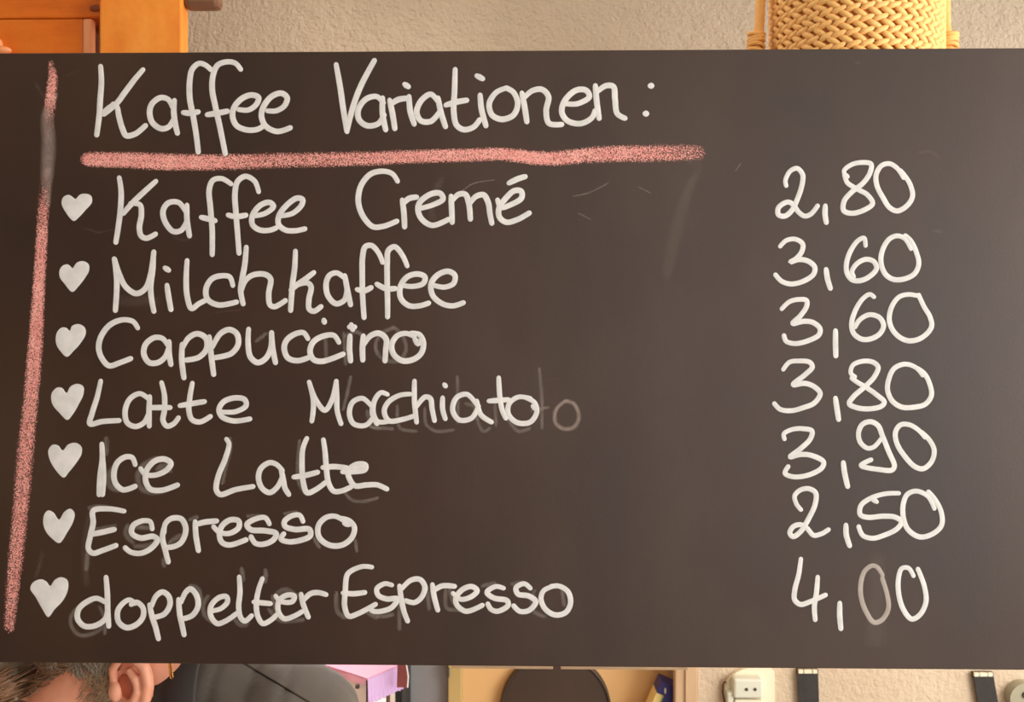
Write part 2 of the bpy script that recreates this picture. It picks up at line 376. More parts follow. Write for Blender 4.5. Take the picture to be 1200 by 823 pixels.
LINES = [
 (C, 6.9, ['300,70 308,130 305,210 295,290 285,352;460,85 410,130 362,175 318,225;350,182 390,188 397,230 388,290 396,325 420,335 458,317',
  '592,218 560,178 515,180 492,215 502,265 537,305 572,300 596,262;597,190 597,250 608,324',
  '790,96 750,73 712,80 695,120 700,200 708,300 708,406;660,243 690,250 720,258', '912,130 895,85 855,63 820,85 808,140 812,220 820,320 826,400;778,233 810,240 855,234',
  '892,237 940,226 977,195 960,178 920,190 885,235 885,275 915,298 960,300 988,290', '1008,237 1060,226 1100,190 1105,165 1080,159 1030,195 1000,240 1000,275 1030,299 1075,302 1114,294']),
 (D, 7, ['322,122 300,90 260,78 205,90 165,135 150,190 155,240 180,290 215,322 260,320 318,298', '343,205 350,260 353,322;350,217 372,198 405,192',
  '420,242 480,225 522,200 510,176 470,178 420,215 412,250 430,290 475,316 545,290', '557,188 560,245 562,302;562,207 590,180 620,180 635,220 642,288;638,222 665,190 700,182 720,215 728,265 736,306',
  '762,205 775,237 820,225 867,195 865,166 835,164 795,200 768,240 770,280 800,302 850,290 900,262;812,130 850,112 882,102']),
 (E, 6.9, ['355,113 365,180 370,260 362,402;358,115 385,200 420,270 480,308 530,280 560,200 578,75;577,78 572,170 560,270 565,340 578,407',
  '652,262 660,320 674,397;641,164 660,176', '765,123 760,220 765,320 790,392 830,366 872,344', '1022,262 1005,215 960,208 905,225 872,280 880,340 940,372 1042,356']),
 (F2, 6.9, ['-54,48 -62,140 -78,230 -86,290 -72,365;-84,300 -62,240 -20,205 50,200 82,225 72,310 80,372 105,382 165,348',
  '222,70 218,160 205,260 195,402;325,190 280,225 230,260 198,288;240,257 290,248 310,270 298,340 300,395 325,408 365,382',
  '500,222 455,192 415,205 395,250 405,320 450,365 497,345 512,290;500,208 515,290 532,370', '712,132 690,80 650,38 615,45 600,100 598,200 600,320 608,442;570,285 610,292 647,275',
  '850,152 825,95 780,45 745,65 738,130 738,250 740,350 740,438;680,255 730,280 782,280', '825,262 880,268 942,250 950,215 910,198 850,215 812,270 815,335 860,376 920,377 970,362',
  '1000,262 1060,272 1112,250 1118,205 1080,183 1020,205 985,255 995,320 1050,366 1110,377 1165,360']),
 (G_, 7, ['535,117 510,82 450,72 380,100 330,165 316,230 335,290 375,330 430,315 495,290', '705,215 675,177 630,172 580,210 570,265 600,312 650,312 690,280 708,235;712,195 712,260 722,322',
  '785,210 783,300 795,397;785,235 820,175 870,150 918,175 922,235 880,282 810,298', '938,168 945,240 952,300 962,378;955,225 1000,150 1050,127 1092,150 1100,210 1060,262 972,284']),
 (H, 7, ['55,125 52,200 65,280 105,312 150,290 180,230 184,145;183,145 190,230 206,312', '388,177 365,145 320,150 270,185 255,230 275,285 330,302 390,285',
  '562,198 535,160 480,162 420,195 400,250 420,295 470,305 585,265', '625,163 622,230 628,302;622,112 650,112;632,100 640,125;478,74 481,84',
  '700,163 695,230 697,297;700,215 740,162 790,148 828,180 826,240 822,302', '985,165 940,148 890,162 860,210 870,265 920,302 980,295 1025,260 1038,200 1015,155 970,148;990,180 1008,206 1028,180']),
 (I, 6.7, ['292,72 275,150 250,230 238,286 300,275 384,270', '537,165 490,135 440,160 415,220 425,280 465,300 510,280 535,230;538,150 535,220 536,297',
  '598,80 612,140 612,220 605,270 625,298 660,285 682,257;538,205 590,205 640,205', '752,83 740,150 735,220 750,265 790,277 842,250;690,195 750,185 812,175', '900,227 970,225 1022,195 1015,165 970,156 910,175 886,215 900,250 960,272 1040,262']),
 (J, 6.4, ['105,58 120,120 120,170 115,206;105,58 130,125 165,165 192,125 208,55;208,55 210,110 212,170 226,216', '342,150 308,120 270,135 258,180 275,217 320,222 350,190;347,140 345,180 362,216',
  '402,105 378,98 355,125 348,170 365,208 402,208', '488,104 450,108 405,135 390,170 408,205 460,200 500,188', '505,54 505,130 513,210;512,152 545,115 565,120 572,160 581,204',
  '612,118 612,160 622,197;619,68 623,73', '742,145 705,105 665,117 650,165 675,202 722,195 748,150;742,130 757,182 797,210', '825,42 830,120 840,170 852,195;788,130 820,128 862,125',
  '945,120 900,115 865,140 862,180 895,212 945,210 970,170 960,135 930,118;955,150 966,160']),
 (K, 7, ['415,108 418,200 405,300 398,415;420,190 424,320 418,415', '618,232 600,190 560,186 510,220 488,290 500,350 545,387 617,366',
  '652,258 680,292 740,297 812,265 837,225 800,200 740,210 690,265 682,330 710,382 780,390 876,358']),
 (L, 6.8, ['128,75 142,100 120,190 80,290 68,370 90,398 180,370 282,352', '455,258 420,222 380,212 330,245 315,300 335,360 380,387 425,355 458,290;447,248 460,310 470,360 492,397',
  '598,70 575,130 570,230 578,330 600,388 650,370 705,330;522,296 590,286 660,268', '695,78 705,150 712,240 725,330 755,378 800,378 855,355;692,240 760,235 830,242',
  '808,266 870,266 940,252 942,226 890,222 840,260 850,310 880,347 950,342 1010,342 1066,366;850,245 935,240']),
 (M1, 6.9, ['550,100 460,86 362,98 362,170 345,250 333,330 360,357 420,340 500,310;350,242 420,228 490,212', '722,208 710,165 660,160 605,190 598,235 650,264 730,255 754,275 715,328 650,358 590,350 558,325',
  '800,185 785,260 800,330 820,410;795,230 802,178 840,145 900,148 928,210 900,290 850,318 800,322', '985,165 990,250 1005,340;990,182 1040,168 1115,160']),
 (N, 6.9, ['55,196 88,228 150,236 208,200 207,160 160,153 110,185 90,240 105,290 150,307 252,275', '395,177 370,140 310,148 258,182 280,212 370,220 437,237 420,275 360,302 310,296 284,258',
  '600,162 580,125 530,130 488,162 490,192 550,212 640,212 645,250 590,277 510,287 465,270 482,240', '870,172 800,132 740,140 695,190 700,260 760,307 840,307 900,260 915,200 885,160 840,145;855,175 880,182']),
 (O, 6.9, ['565,305 510,280 450,300 395,350 388,410 430,457 500,455 565,410 580,350;570,146 578,250 580,350 587,457', '755,312 720,290 680,310 645,360 650,430 700,467 760,450 805,400 805,340 765,305 732,318',
  '848,322 865,400 885,460 904,537;860,330 890,265 930,240 968,265 978,320 940,382 878,402', '1033,288 1040,380 1055,450 1068,512;1048,305 1080,240 1110,220 1147,260 1157,330 1120,390 1058,412']),
 (PP, 6.6, ['145,345 200,332 243,290 237,258 195,262 145,310 140,370 180,422 235,405 300,360', '315,138 320,230 312,320 325,387 350,407 390,375', '457,148 435,210 420,300 430,380 460,422 510,400 542,370;405,290 450,295 505,300',
  '538,255 570,287 640,287 652,255 610,248 560,280 555,350 590,392 650,377 697,350', '693,243 705,300 737,382;705,283 750,240 800,233 845,245',
  '1125,77 1070,73 1000,100 975,125 963,230 960,320 985,377 1040,362 1147,305;950,235 1010,240 1082,232']),
 (Q, 6.6, ['88,165 50,158 8,185 15,220 60,240 118,240 90,285 40,305 -5,308 -22,300', '130,170 140,240 155,310 174,359;140,188 190,140 240,135 267,175 250,230 210,260 165,250',
  '308,163 318,230 337,300;315,195 360,170 427,172', '420,210 460,242 520,227 550,195 520,173 470,190 435,235 440,272 490,307 577,275', '692,182 650,173 603,205 640,235 712,250 717,275 660,307 625,296 608,268',
  '837,182 805,158 760,180 770,213 830,225 867,255 830,302 780,307 748,278', '960,172 910,195 895,240 920,297 975,327 1030,312 1055,260 1040,200 990,170 950,173'])]
for cr, wd, gs in LINES:
    for g in gs: glyph('letter', g, cr, wd*1.0)
for s, cr in (('100,258 60,212 47,180 55,155 78,145 97,156 107,163 125,145 150,140 175,150 178,178 150,212 122,242', C),
  ('120,297 75,250 50,215 50,175 70,150 95,145 112,158 120,166 145,135 180,127 210,145 212,180 190,220 155,265', E),
  ('137,278 100,245 78,205 80,150 105,118 135,118 152,134 165,108 200,97 235,115 242,150 215,200 175,245', G_),
  ('125,265 85,230 50,185 47,135 75,105 100,108 120,132 140,100 175,87 203,100 205,135 180,190 150,240', I),
  ('182,310 130,260 95,195 90,145 115,113 150,118 174,147 210,110 255,102 288,125 290,165 255,225 215,275', K),
  ('155,293 110,265 75,225 58,175 65,120 88,97 120,110 152,152 185,105 220,87 245,110 240,160 205,225', M1),
  ('200,397 165,350 120,270 88,220 105,180 155,160 190,175 212,202 240,165 280,147 320,165 325,220 295,290 240,350', O)): heart(s, cr)
s5 = 5.4545
PR = [((890, 170, s5), ['170,260 165,228 195,168 240,150 275,190 270,260 240,350 205,420 160,455 120,445 122,400 180,365 215,382 250,430 290,455 330,440 370,390',
  '420,390 418,440 426,495', '550,202 540,165 590,125 660,112 712,122 705,180 660,245 590,300 540,360 538,420 590,437 670,415 722,375 690,320 620,280 560,240 543,192;548,192 560,202', '920,210 880,150 830,120 780,132 745,190 750,260 790,340 830,400 880,422 940,390 977,330 965,260 930,200 900,165']),
 ((890, 260, s5), ['132,157 170,120 230,112 275,142 270,190 235,235 197,258 250,242 310,252 352,290 345,335 280,380 200,398 140,380 102,340', '425,305 435,370 452,425',
  '677,152 668,104 630,120 580,190 555,270 560,330 590,370 640,377 700,352 747,300 730,255 680,240 620,270 590,320 600,350', '967,172 930,110 880,90 830,110 790,170 775,250 800,330 850,367 920,367 990,332 1017,270 1000,190 965,120 932,90']),
 ((890, 330, s5), ['142,175 190,130 250,115 300,122 300,160 260,220 212,268 280,255 340,262 385,300 380,340 320,375 230,397 170,382 156,347', '485,315 485,400 487,475',
  '730,98 705,82 660,110 610,190 588,270 600,330 650,368 710,367 770,332 792,280 765,230 700,213 640,245 610,290', '1012,92 950,83 890,100 845,160 828,240 850,310 900,360 960,380 1040,357 1098,290 1090,230 1050,160 1017,88']),
 ((890, 410, s5), ['152,125 190,80 250,72 320,80 337,110 290,160 215,223 290,215 350,237 387,280 350,340 280,370 200,390 130,380 95,345', '485,310 495,380 505,445',
  '608,172 583,150 595,100 650,75 720,78 757,110 735,170 680,230 600,300 573,345 620,370 700,378 780,360 797,335 750,290 680,240 620,205 590,182', '1042,163 1000,115 930,92 860,120 825,190 818,260 850,330 910,367 990,367 1060,347 1098,290 1080,200 1050,150 1010,120']),
 ((890, 480, 5.217), ['152,180 148,150 200,122 270,118 320,132 310,180 250,240 187,290 250,275 320,282 390,320 382,355 310,397 210,412 155,390 174,350', '512,325 520,390 538,470',
  '742,180 700,228 660,237 615,200 605,140 630,90 680,75 725,100 750,160 790,260 824,345 810,370 730,367 620,342 680,308', '1010,170 970,125 910,92 860,95 830,140 840,210 890,290 950,350 1000,362 1050,320 1067,250 1040,190 990,140']),
 ((890, 560, 5.217), ['252,195 225,160 215,110 250,75 300,67 342,92 340,160 300,250 250,330 205,360 185,338 205,300 250,287 290,310 330,352 380,342 420,318', '528,290 530,350 550,415',
  '850,95 770,98 680,125 620,170 615,225 660,242 760,235 830,242 867,270 840,312 760,352 690,370 630,352 606,300;715,147 690,130', '1068,188 1030,115 960,82 905,100 878,160 880,250 910,320 980,362 1060,342 1112,290 1110,210 1070,130 1032,87']),
 ((890, 640, 5.217), ['252,80 240,170 215,270 215,330 250,357 310,340 402,300;355,190 348,280 335,370 340,450', '490,350 490,430 497,505', None, '940,182 910,135 870,137 850,190 850,290 880,390 930,447 980,420 1017,340 1005,240 968,142'])]
for cr, gs in PR:
    for i, g in enumerate(gs):
        if g: glyph('comma' if i == 1 else 'digit', g, cr, 6.3 if i != 1 else 6.7)
glyph('digit', '752,180 720,130 690,120 645,150 620,220 620,310 650,400 700,467 750,450 787,380 780,300 750,200', PR[6][0], 6.3, 'marker_faded', 'half-wiped greyish zero')
# wiped writing and smears
S1 = (0, 0, 1)
def gh(s, cr, w, m='ghost', nm='wiped_stroke', lb=None):
    for q in s.split(';'): glyph(nm, q, cr, w, m, lb, h=(.00004, .00007), prof=SOFT, fade=(m == 'haze'))
gh('485,160 490,230 490,275;590,150 595,220 600,315;600,162 660,140 705,165;870,118 800,150 770,210 780,260 830,300 900,300 940,240 920,160 870,115;100,190 150,152', H, 7)
gh('262,40 250,100 235,160;545,160 550,220 590,245 650,240;740,190 765,245 790,235;668,40 670,130 668,210;440,150 450,232 510,245;810,120 815,220;860,200 900,245 940,235;980,10 988,100 990,230;950,165 1010,155;340,230 420,236;325,170 340,225 370,235;700,140 730,150 745,200', J, 6)
gh('1080,130 1045,160 1040,210 1070,235 1110,230 1130,190 1110,140 1080,130', J, 7, 'smudge', 'wiped_letter', 'faint wiped letter o')
gh('490,250 455,300 460,360 500,385;740,195 660,245 635,320 665,385 730,402 790,395;440,80 440,160;760,255 800,240 830,265', K, 10)
gh('820,385 860,430 920,440 1010,420;555,85 545,200 550,330 590,395;150,70 155,110 120,260 105,330', L, 6)
gh('340,80 400,72 460,80;360,212 430,205 490,190;570,190 560,240 600,290;590,190 660,200 700,200;620,315 700,310 745,285;790,400 795,430;330,340 320,450;830,290 890,250;960,150 990,140', M1, 8)
gh('265,130 330,125;490,115 560,105;670,270 700,320;920,280 930,340', N, 6)
gh('470,310 400,330 350,390 345,450 390,510 450,515 540,470 555,400 530,340;570,400 560,500;1110,200 1160,220 1175,290', O, 7)
gh('120,260 95,310 110,380 150,410;330,90 340,150;475,100 475,160;540,240 600,215 660,245;500,340 560,400 640,405 700,400;290,400 320,430 360,425;910,240 915,350 960,385;1090,350 1150,385;520,260 540,340', PP, 8)
gh('-20,320 40,335 90,325;130,270 130,400;280,180 290,290;380,200 385,290 450,300;580,170 640,155;740,160 790,150;860,200 850,300 910,335;1010,200 1020,270;400,190 420,260', Q, 7)
gh('135,290 180,300 200,310 280,300 320,330;60,190 90,240;520,300 560,340 640,330', (60, 190, 3.75), 4, 'haze', 'smear')
gh('330,345 450,350 620,345', E, [14, 22, 12], 'haze', 'smear'); gh('880,420 1100,395', (60, 280, 4.8), 3, 'haze', 'smear')
gh('65,112 56,130 57,170 55,215 56,240', S1, [8, 20, 22, 19, 8], 'smudge', 'smear', 'grey smeared chalk over the vertical line')
gh('40,95 50,112 58,135', S1, 6, 'haze', 'smear'); gh('70,92 95,82', S1, 3, 'haze', 'smear')
gh('826,190 810,215 795,260 780,330', S1, [8, 18, 22, 16], 'haze', 'smear')
gh('1028,645 1028,690 1026,760', S1, [24, 30, 36], 'haze', 'smear')
gh('1075,180 1090,178 1103,186', S1, 5, 'haze', 'smear'); gh('1090,270 1106,272', S1, 6, 'haze', 'smear'); gh('1000,75 1012,72', S1, 5, 'haze', 'smear')
gh('672,230 690,226 712,215;748,219 762,226;678,250 692,257;540,225 555,215 580,211;862,200 868,192', S1, 2.2, 'ghost', 'scratch')
gh('640,445 655,445', S1, 2, 'haze', 'scratch')
gh('520,205 505,240 510,260', S1, [10, 14, 8], 'haze', 'smear')
gh('50,645 46,665 40,680', S1, [5, 8, 5], 'haze', 'smear'); gh('105,600 100,640 102,690', S1, [8, 14, 10], 'haze', 'smear')
gh('800,184 812,192 822,190', S1, [6, 10, 6], 'haze', 'smear')
# pink chalk lines
def pinkline(nm, segs, label):
    bm = bmesh.new(); lay = bm.verts.layers.float.new('cov')
    for pts, ws, cv in segs:
        pts = catmull(pts, step=2.2)
        ribbon(bm, lay, pts, ws, .0002, .0003, [0.0, .55, .80, .86, .80, .86, .80, .55, 0.0], False, cv)
    o = link(nm, bm, M['pink'], board); o['label'] = label; return o
pinkline('underline', [([(104, 187), (150, 188), (200, 190), (262, 190), (330, 188), (390, 187), (430, 186), (480, 184), (540, 182), (590, 181), (640, 186), (700, 181), (760, 180), (817, 179)], [21, 24, 24, 23, 22, 22, 21, 19, 20, 19, 21, 24, 25, 23], [1.05, 1, 1.05, .95, .85, .85, .88, .95, 1, .95, 1.1, .95, .9, .85, .62])], 'pink chalk underline')
o = pinkline('margin_line', [([(60, 74), (62, 90), (60, 112), (58, 135), (57, 160)], [9, 15, 17, 18, 18], [.5, .9, .95, .9, .62, .35, .1])], 'pink chalk upper line end')
o = pinkline('margin_line', [([(55, 205), (52, 232), (50, 262), (48, 300), (45, 350), (42, 400), (38, 450), (33, 500), (29, 540), (25, 590), (20, 640), (15, 690), (11, 735)], [18, 17, 18, 19, 21, 23, 23, 24, 25, 24, 23, 21, 16], [.2, .75, .95, 1, 1, 1, .95, .9, .88, .85, .84, .85, .84, .8, .75])], 'pink chalk vertical line')

# ------------------------------------------------------------------ timber post with cross boards (behind, upper left)
YP = .87
xl = px_x(116, YP); xq = px_x(220, YP)
x1 = P(116, 30, YP).x; x2 = P(213, 30, YP).x
post = empty('timber_frame', ((x1+x2)/2, YP+.09, 0), 'bright orange pine post with cross boards behind the board, upper left', 'post')
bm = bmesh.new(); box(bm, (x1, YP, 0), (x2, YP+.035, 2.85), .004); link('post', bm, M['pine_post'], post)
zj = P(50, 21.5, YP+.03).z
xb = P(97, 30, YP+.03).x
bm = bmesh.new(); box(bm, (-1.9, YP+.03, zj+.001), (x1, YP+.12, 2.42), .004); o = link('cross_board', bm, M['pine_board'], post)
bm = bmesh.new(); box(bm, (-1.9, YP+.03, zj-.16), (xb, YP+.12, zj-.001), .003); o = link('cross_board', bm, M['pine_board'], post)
bm = bmesh.new(); xe = P(109, 30, YP+.03).x; box(bm, (xb, YP+.026, zj-.16), (xe, YP+.045, zj-.001), .006); o = link('board_end', bm, M['pine_end'], post); o['label'] = 'pale planed end block'
bm = bmesh.new(); box(bm, (xe, YP+.06, zj-.16), (x1, YP+.12, zj), 0); link('gap_strip', bm, M['knot'], post)  # dark strip filling the gap by the post, its shade put into the colour
bm = bmesh.new(); q = P(112, 10, YP+.03); ball(bm, q, (.012, .006, .007)); link('bolt', bm, M['knot'], post, True)
bm = bmesh.new(); q0 = P(218, 8.5, YP+.1); q1 = P(257, 8.5, YP+.1); q0 = P(218, 9, YP+.005); q1 = P(257, 9, YP+.005); box(bm, (x2-.001, YP+.005, q0.z), (q1.x, YP+.035, q0.z+.16), .012); o = link('rail', bm, M['brown'], post); o['label'] = 'brown rounded rail end'
bm = bmesh.new(); q = P(2, 59, YP+.02); ball(bm, q, (.02, .012, .008)); ball(bm, q+Vector((-.012, .002, .014)), (.012, .01, .012)); o = link('pale_blob', bm, M['pine_end'], post, True)  # small pale blob added at the far left of the cross boards

# ------------------------------------------------------------------ braided straw pendant basket (behind, upper right)
YB = .85
bc = P(1001, 30, YB); RB = .0925*(YB+.83)
zlo = bc.z-.16; zhi = bc.z+.28
bas = empty('straw_basket', (bc.x, YB, zlo), 'braided golden straw basket hanging by side cords behind the board', 'basket')
bm = bmesh.new()
prof = [(zlo, RB*.55), (zlo+.01, RB*.8), (zlo+.04, RB*.95), (zlo+.09, RB*.985)] + [(zlo+.09+(zhi-zlo-.1)*k/6, RB*.985) for k in range(1, 7)] + [(zhi, RB*.985)]
sg = 40; rings = [[bm.verts.new((bc.x+r*math.cos(2*math.pi*k/sg), YB+r*math.sin(2*math.pi*k/sg), z)) for k in range(sg)] for z, r in prof]
for a, b in zip(rings, rings[1:]):
    for k in range(sg): bm.faces.new((a[k], a[(k+1) % sg], b[(k+1) % sg], b[k]))
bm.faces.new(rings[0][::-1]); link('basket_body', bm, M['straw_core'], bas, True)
# one braid strand, shared by all
sm = bmesh.new(); ball(sm, (0, 0, 0), (.0148, .0052, .0058), 10, 7)
for v in sm.verts: v.co.z += .25*v.co.x*0 - .0012*math.sin(v.co.x*180)
sme = bpy.data.meshes.new('strand'); sm.to_mesh(sme); sm.free(); sme.materials.append(M['straw'])
for p in sme.polygons: p.use_smooth = True
pitch = 7.2e-3*(YB+.83-RB)/1.0; nrow = int((zhi-zlo-.06)/pitch); ns = 42
restbm = bmesh.new(); vis = 0; RV = []; RF = []
for r in range(nrow):
    z = zlo+.05+r*pitch; up = r % 2
    for k in range(ns):
        an = 2*math.pi*(k + (.5 if up else 0) + random.uniform(-.06, .06))/ns
        p = Vector((bc.x+(RB+.0005)*math.cos(an), YB+(RB+.0005)*math.sin(an), z+random.uniform(-.0006, .0006)))
        tilt = R(24 if up else -26)+random.uniform(-.08, .08)
        # tangent frame: x along tangent, y outward
        m = Matrix.Translation(p) @ Matrix.Rotation(an+math.pi/2, 4, 'Z') @ Matrix.Rotation(tilt, 4, 'Y')
        d = ROT.transposed() @ (p-CAM); py = 411.5 - F*d.y/(-d.z)
        if math.sin(an) < .05 and -8 < py < 66:
            o = bpy.data.objects.new('strand', sme); COL.objects.link(o); o.parent = bas; o.matrix_parent_inverse = Matrix.Translation(-bas.location); o.matrix_basis = m; vis += 1
        else:
            b0 = len(RV); RV += [m @ v.co for v in sme.vertices]; RF += [[b0+i for i in pl.vertices] for pl in sme.polygons]
rm = bpy.data.meshes.new('braiding'); rm.from_pydata(RV, [], RF); restbm.from_mesh(rm); bpy.data.meshes.remove(rm)
o = link('braiding', restbm, M['straw'], bas, True); o['kind'] = 'stuff'
print('strands', vis)
for (pa, pb, pk) in ((894, 890, 886), (1106, 1108, 1112)):
    yy = YB; sgn = -1 if pa < 1000 else 1
    a = P(pa, -60, yy); b = P(pb, 30, yy); c = P(pk, 58, yy)
    bm = bmesh.new(); tube(bm, [(a.x, yy, 2.84), a, b, c, (c.x-sgn*.005, yy, c.z-.09)], [.0105, .0105, .0095, .010, .010], 12)
    link('cord', bm, M['cord'], bas, True)
    bm = bmesh.new()
    for j in range(5):
        t_ = j*1.25; kk = P(pk, 40+j*5, yy)
        tube(bm, [kk+Vector((math.cos(u)*.0145, math.sin(u)*.0145, .0035*math.sin(u+t_))) for u in [2*math.pi*i/14 for i in range(15)]], .0042, 6, False)
    link('knot', bm, M['cord'], bas, True)

# ------------------------------------------------------------------ person, seated behind the board, bent forward to the left
def capsule(bm, a, b, ra, rb, n=7):
    a = Vector(a); b = Vector(b)
    for i in range(n+1):
        f = i/n; ball(bm, a.lerp(b, f), ra+(rb-ra)*f, 16, 10)
def remeshed(name, bm, mat, parent, vox, smooth=8, disp=None):
    o = link(name, bm, mat, parent)
    m = o.modifiers.new('r', 'REMESH'); m.mode = 'VOXEL'; m.voxel_size = vox; m.use_smooth_shade = True
    if smooth: s = o.modifiers.new('s', 'SMOOTH'); s.iterations = smooth; s.factor = .5
    bpy.context.view_layer.update()
    dg = bpy.context.evaluated_depsgraph_get(); me = bpy.data.meshes.new_from_object(o.evaluated_get(dg))
    o.modifiers.clear(); old = o.data; o.data = me; bpy.data.meshes.remove(old)
    if disp:
        nos = [v.normal.copy() for v in me.vertices]
        for v, no in zip(me.vertices, nos): v.co += disp(v.co.copy(), no)
    for p in me.polygons: p.use_smooth = True
    return o
YC = .20
person = empty('person', (-.12, YC, 0), 'person in a charcoal shirt with greying hair bent forward to the left', 'person')
hp = Matrix.Rotation(R(-24), 3, 'Y')           # head bowed (face is towards -X)
ear = P(156, 800, YC-.085)
HC = Vector((ear.x-.012, YC-.01, ear.z+.01))
def hd(x, y, z): return HC + hp @ Vector((x, y, z))   # head-local: -X forward, Z up
bm = bmesh.new()
ball(bm, hd(-.014, 0, .045), (.100, .080, .090), 32, 20, hp)      # cranium
ball(bm, hd(-.072, 0, -.025), (.066, .066, .088), 28, 18, hp)     # face
ball(bm, hd(-.085, 0, -.01), (.066, .070, .062), 28, 18, hp); ball(bm, hd(-.098, 0, -.055), (.040, .044, .036), 24, 14, hp)
ball(bm, hd(-.096, 0, -.098), (.040, .038, .026), 20, 12, hp)    # chin
ball(bm, hd(-.055, 0, -.078), (.058, .054, .036), 20, 12, hp)      # jaw
capsule(bm, hd(-.146, 0, .002), hd(-.166, 0, -.038), .009, .0125, 6); ball(bm, hd(-.170, 0, -.043), .0125, 14, 10)
for s_ in (-1, 1): ball(bm, hd(-.158, s_*.012, -.045), (.010, .007, .008), 12, 8, hp); ball(bm, hd(-.112, s_*.046, -.038), (.020, .018, .018), 14, 10, hp)
ball(bm, hd(-.145, 0, .020), (.012, .05, .010), 20, 10, hp)       # brow
ball(bm, hd(-.134, 0, -.070), (.014, .024, .007), 14, 8, hp); ball(bm, hd(-.130, 0, -.084), (.014, .021, .008), 14, 8, hp)
c7 = P(240, 838, YC)
capsule(bm, hd(.018, 0, -.03), c7, .054, .044, 10)
capsule(bm, c7, P(310, 895, YC), .046, .07, 8)
TH = P(320, 886, YC); PEL = Vector((-.17, YC, .60))
for i in range(9):
    f = i/8; c = TH.lerp(PEL, f); ball(bm, c, (.092, .158-.03*math.sin(f*3.1), .088), 24, 14)
for s in (-1, 1):
    sh = Vector((-.33, YC+s*.155, 1.09)); el = Vector((-.48, YC+s*.19, .84)); wr = Vector((-.66, YC+s*.13, .70))
    capsule(bm, sh, el, .052, .042); capsule(bm, el, wr, .040, .027)
    pm = wr+Vector((-.05, 0, -.018)); ball(bm, pm, (.048, .038, .017), 16, 10, Matrix.Rotation(R(-15), 3, 'Y'))
    for j, (ly, ln) in enumerate(((-.027, .062), (-.009, .074), (.009, .070), (.027, .055))):
        a = pm+Vector((-.036, ly, -.002)); b = a+Vector((-ln*.55, ly*.15, -.008)); c = b+Vector((-ln*.4, 0, -.03))
        capsule(bm, a, b, .0088, .0080, 6); capsule(bm, b, c, .0080, .0066, 6)
    a = pm+Vector((.005, -s*.030, 0)); b = a+Vector((-.03, -s*.024, -.008)); capsule(bm, a, b, .011, .0095, 5); capsule(bm, b, b+Vector((-.028, -s*.006, -.012)), .0092, .0078, 5)
    hip = Vector((-.12, YC+s*.095, .57)); kn = Vector((-.55, YC+s*.13, .58)); an = Vector((-.52, YC+s*.13, .11))
    capsule(bm, hip, kn, .085, .058, 9); capsule(bm, kn, an, .052, .034, 9)
    ball(bm, an+Vector((-.06, 0, -.055)), (.12, .042, .038))
body = remeshed('body', bm, M['skin'], person, .0058, 3)
# eyes and mouth
for s in (-1, 1):
    bm = bmesh.new(); ball(bm, hd(-.1385, s*.030, -.004), .0130, 14, 10); ey = link('eye', bm, M['eye'], person, True)
    bm = bmesh.new(); ball(bm, hd(-.1500, s*.030, -.006), (.003, .0055, .0055), 12, 8, hp); o = link('iris', bm, M['cable'], ey, True); o['label'] = 'brown iris'
    bm = bmesh.new(); tube(bm, [hd(-.156, s*.012, .018), hd(-.154, s*.030, .024), hd(-.141, s*.048, .018)], [.003, .0045, .002], 8); link('eyebrow', bm, M['strand'], person, True)
bm = bmesh.new(); ball(bm, hd(-.1395, 0, -.0705), (.011, .021, .0045), 16, 8, hp); ball(bm, hd(-.1365, 0, -.081), (.011, .019, .0055), 16, 8, hp); o = link('lips', bm, M['skin_in'], person, True)
# near ear with helix, antihelix, tragus, lobe; far ear mirrored
def make_ear(s):
    Rt = hp @ Matrix.Rotation(R(22), 3, 'Y')
    E0 = Vector((ear.x, YC-.01+s*.080, ear.z))
    def L_(x, y, z): return E0 + Rt @ Vector((x, s*y, z))
    bm = bmesh.new()
    ball(bm, L_(.004, -.002, .0), (.021, .007, .034), 20, 14, Rt)
    hel = [(-.017, .004, .004), (-.016, .008, .02), (-.006, .011, .033), (.009, .012, .034), (.020, .011, .022), (.023, .010, .004), (.019, .008, -.014), (.010, .007, -.027), (-.002, .006, -.033)]
    tube(bm, [L_(*p) for p in hel], [.0045, .005, .0055, .0058, .006, .006, .006, .0068, .0055], 10)
    tube(bm, [L_(*p) for p in [(.001, .009, .020), (.010, .011, .010), (.012, .011, -.004), (.006, .009, -.016), (-.002, .008, -.017)]], [.004, .005, .005, .005, .004], 10)
    ball(bm, L_(-.014, .007, -.005), (.008, .007, .012), 14, 10, Rt)
    o = remeshed('ear', bm, M['skin'], person, .0016, 4)
    bm = bmesh.new(); ball(bm, L_(-.001, .0062, -.001), (.0095, .0035, .015), 16, 10, Rt @ Matrix.Rotation(R(-20), 3, 'Y')); link('ear_hollow', bm, M['skin_in'], o if False else person, True)
make_ear(-1); make_ear(1)
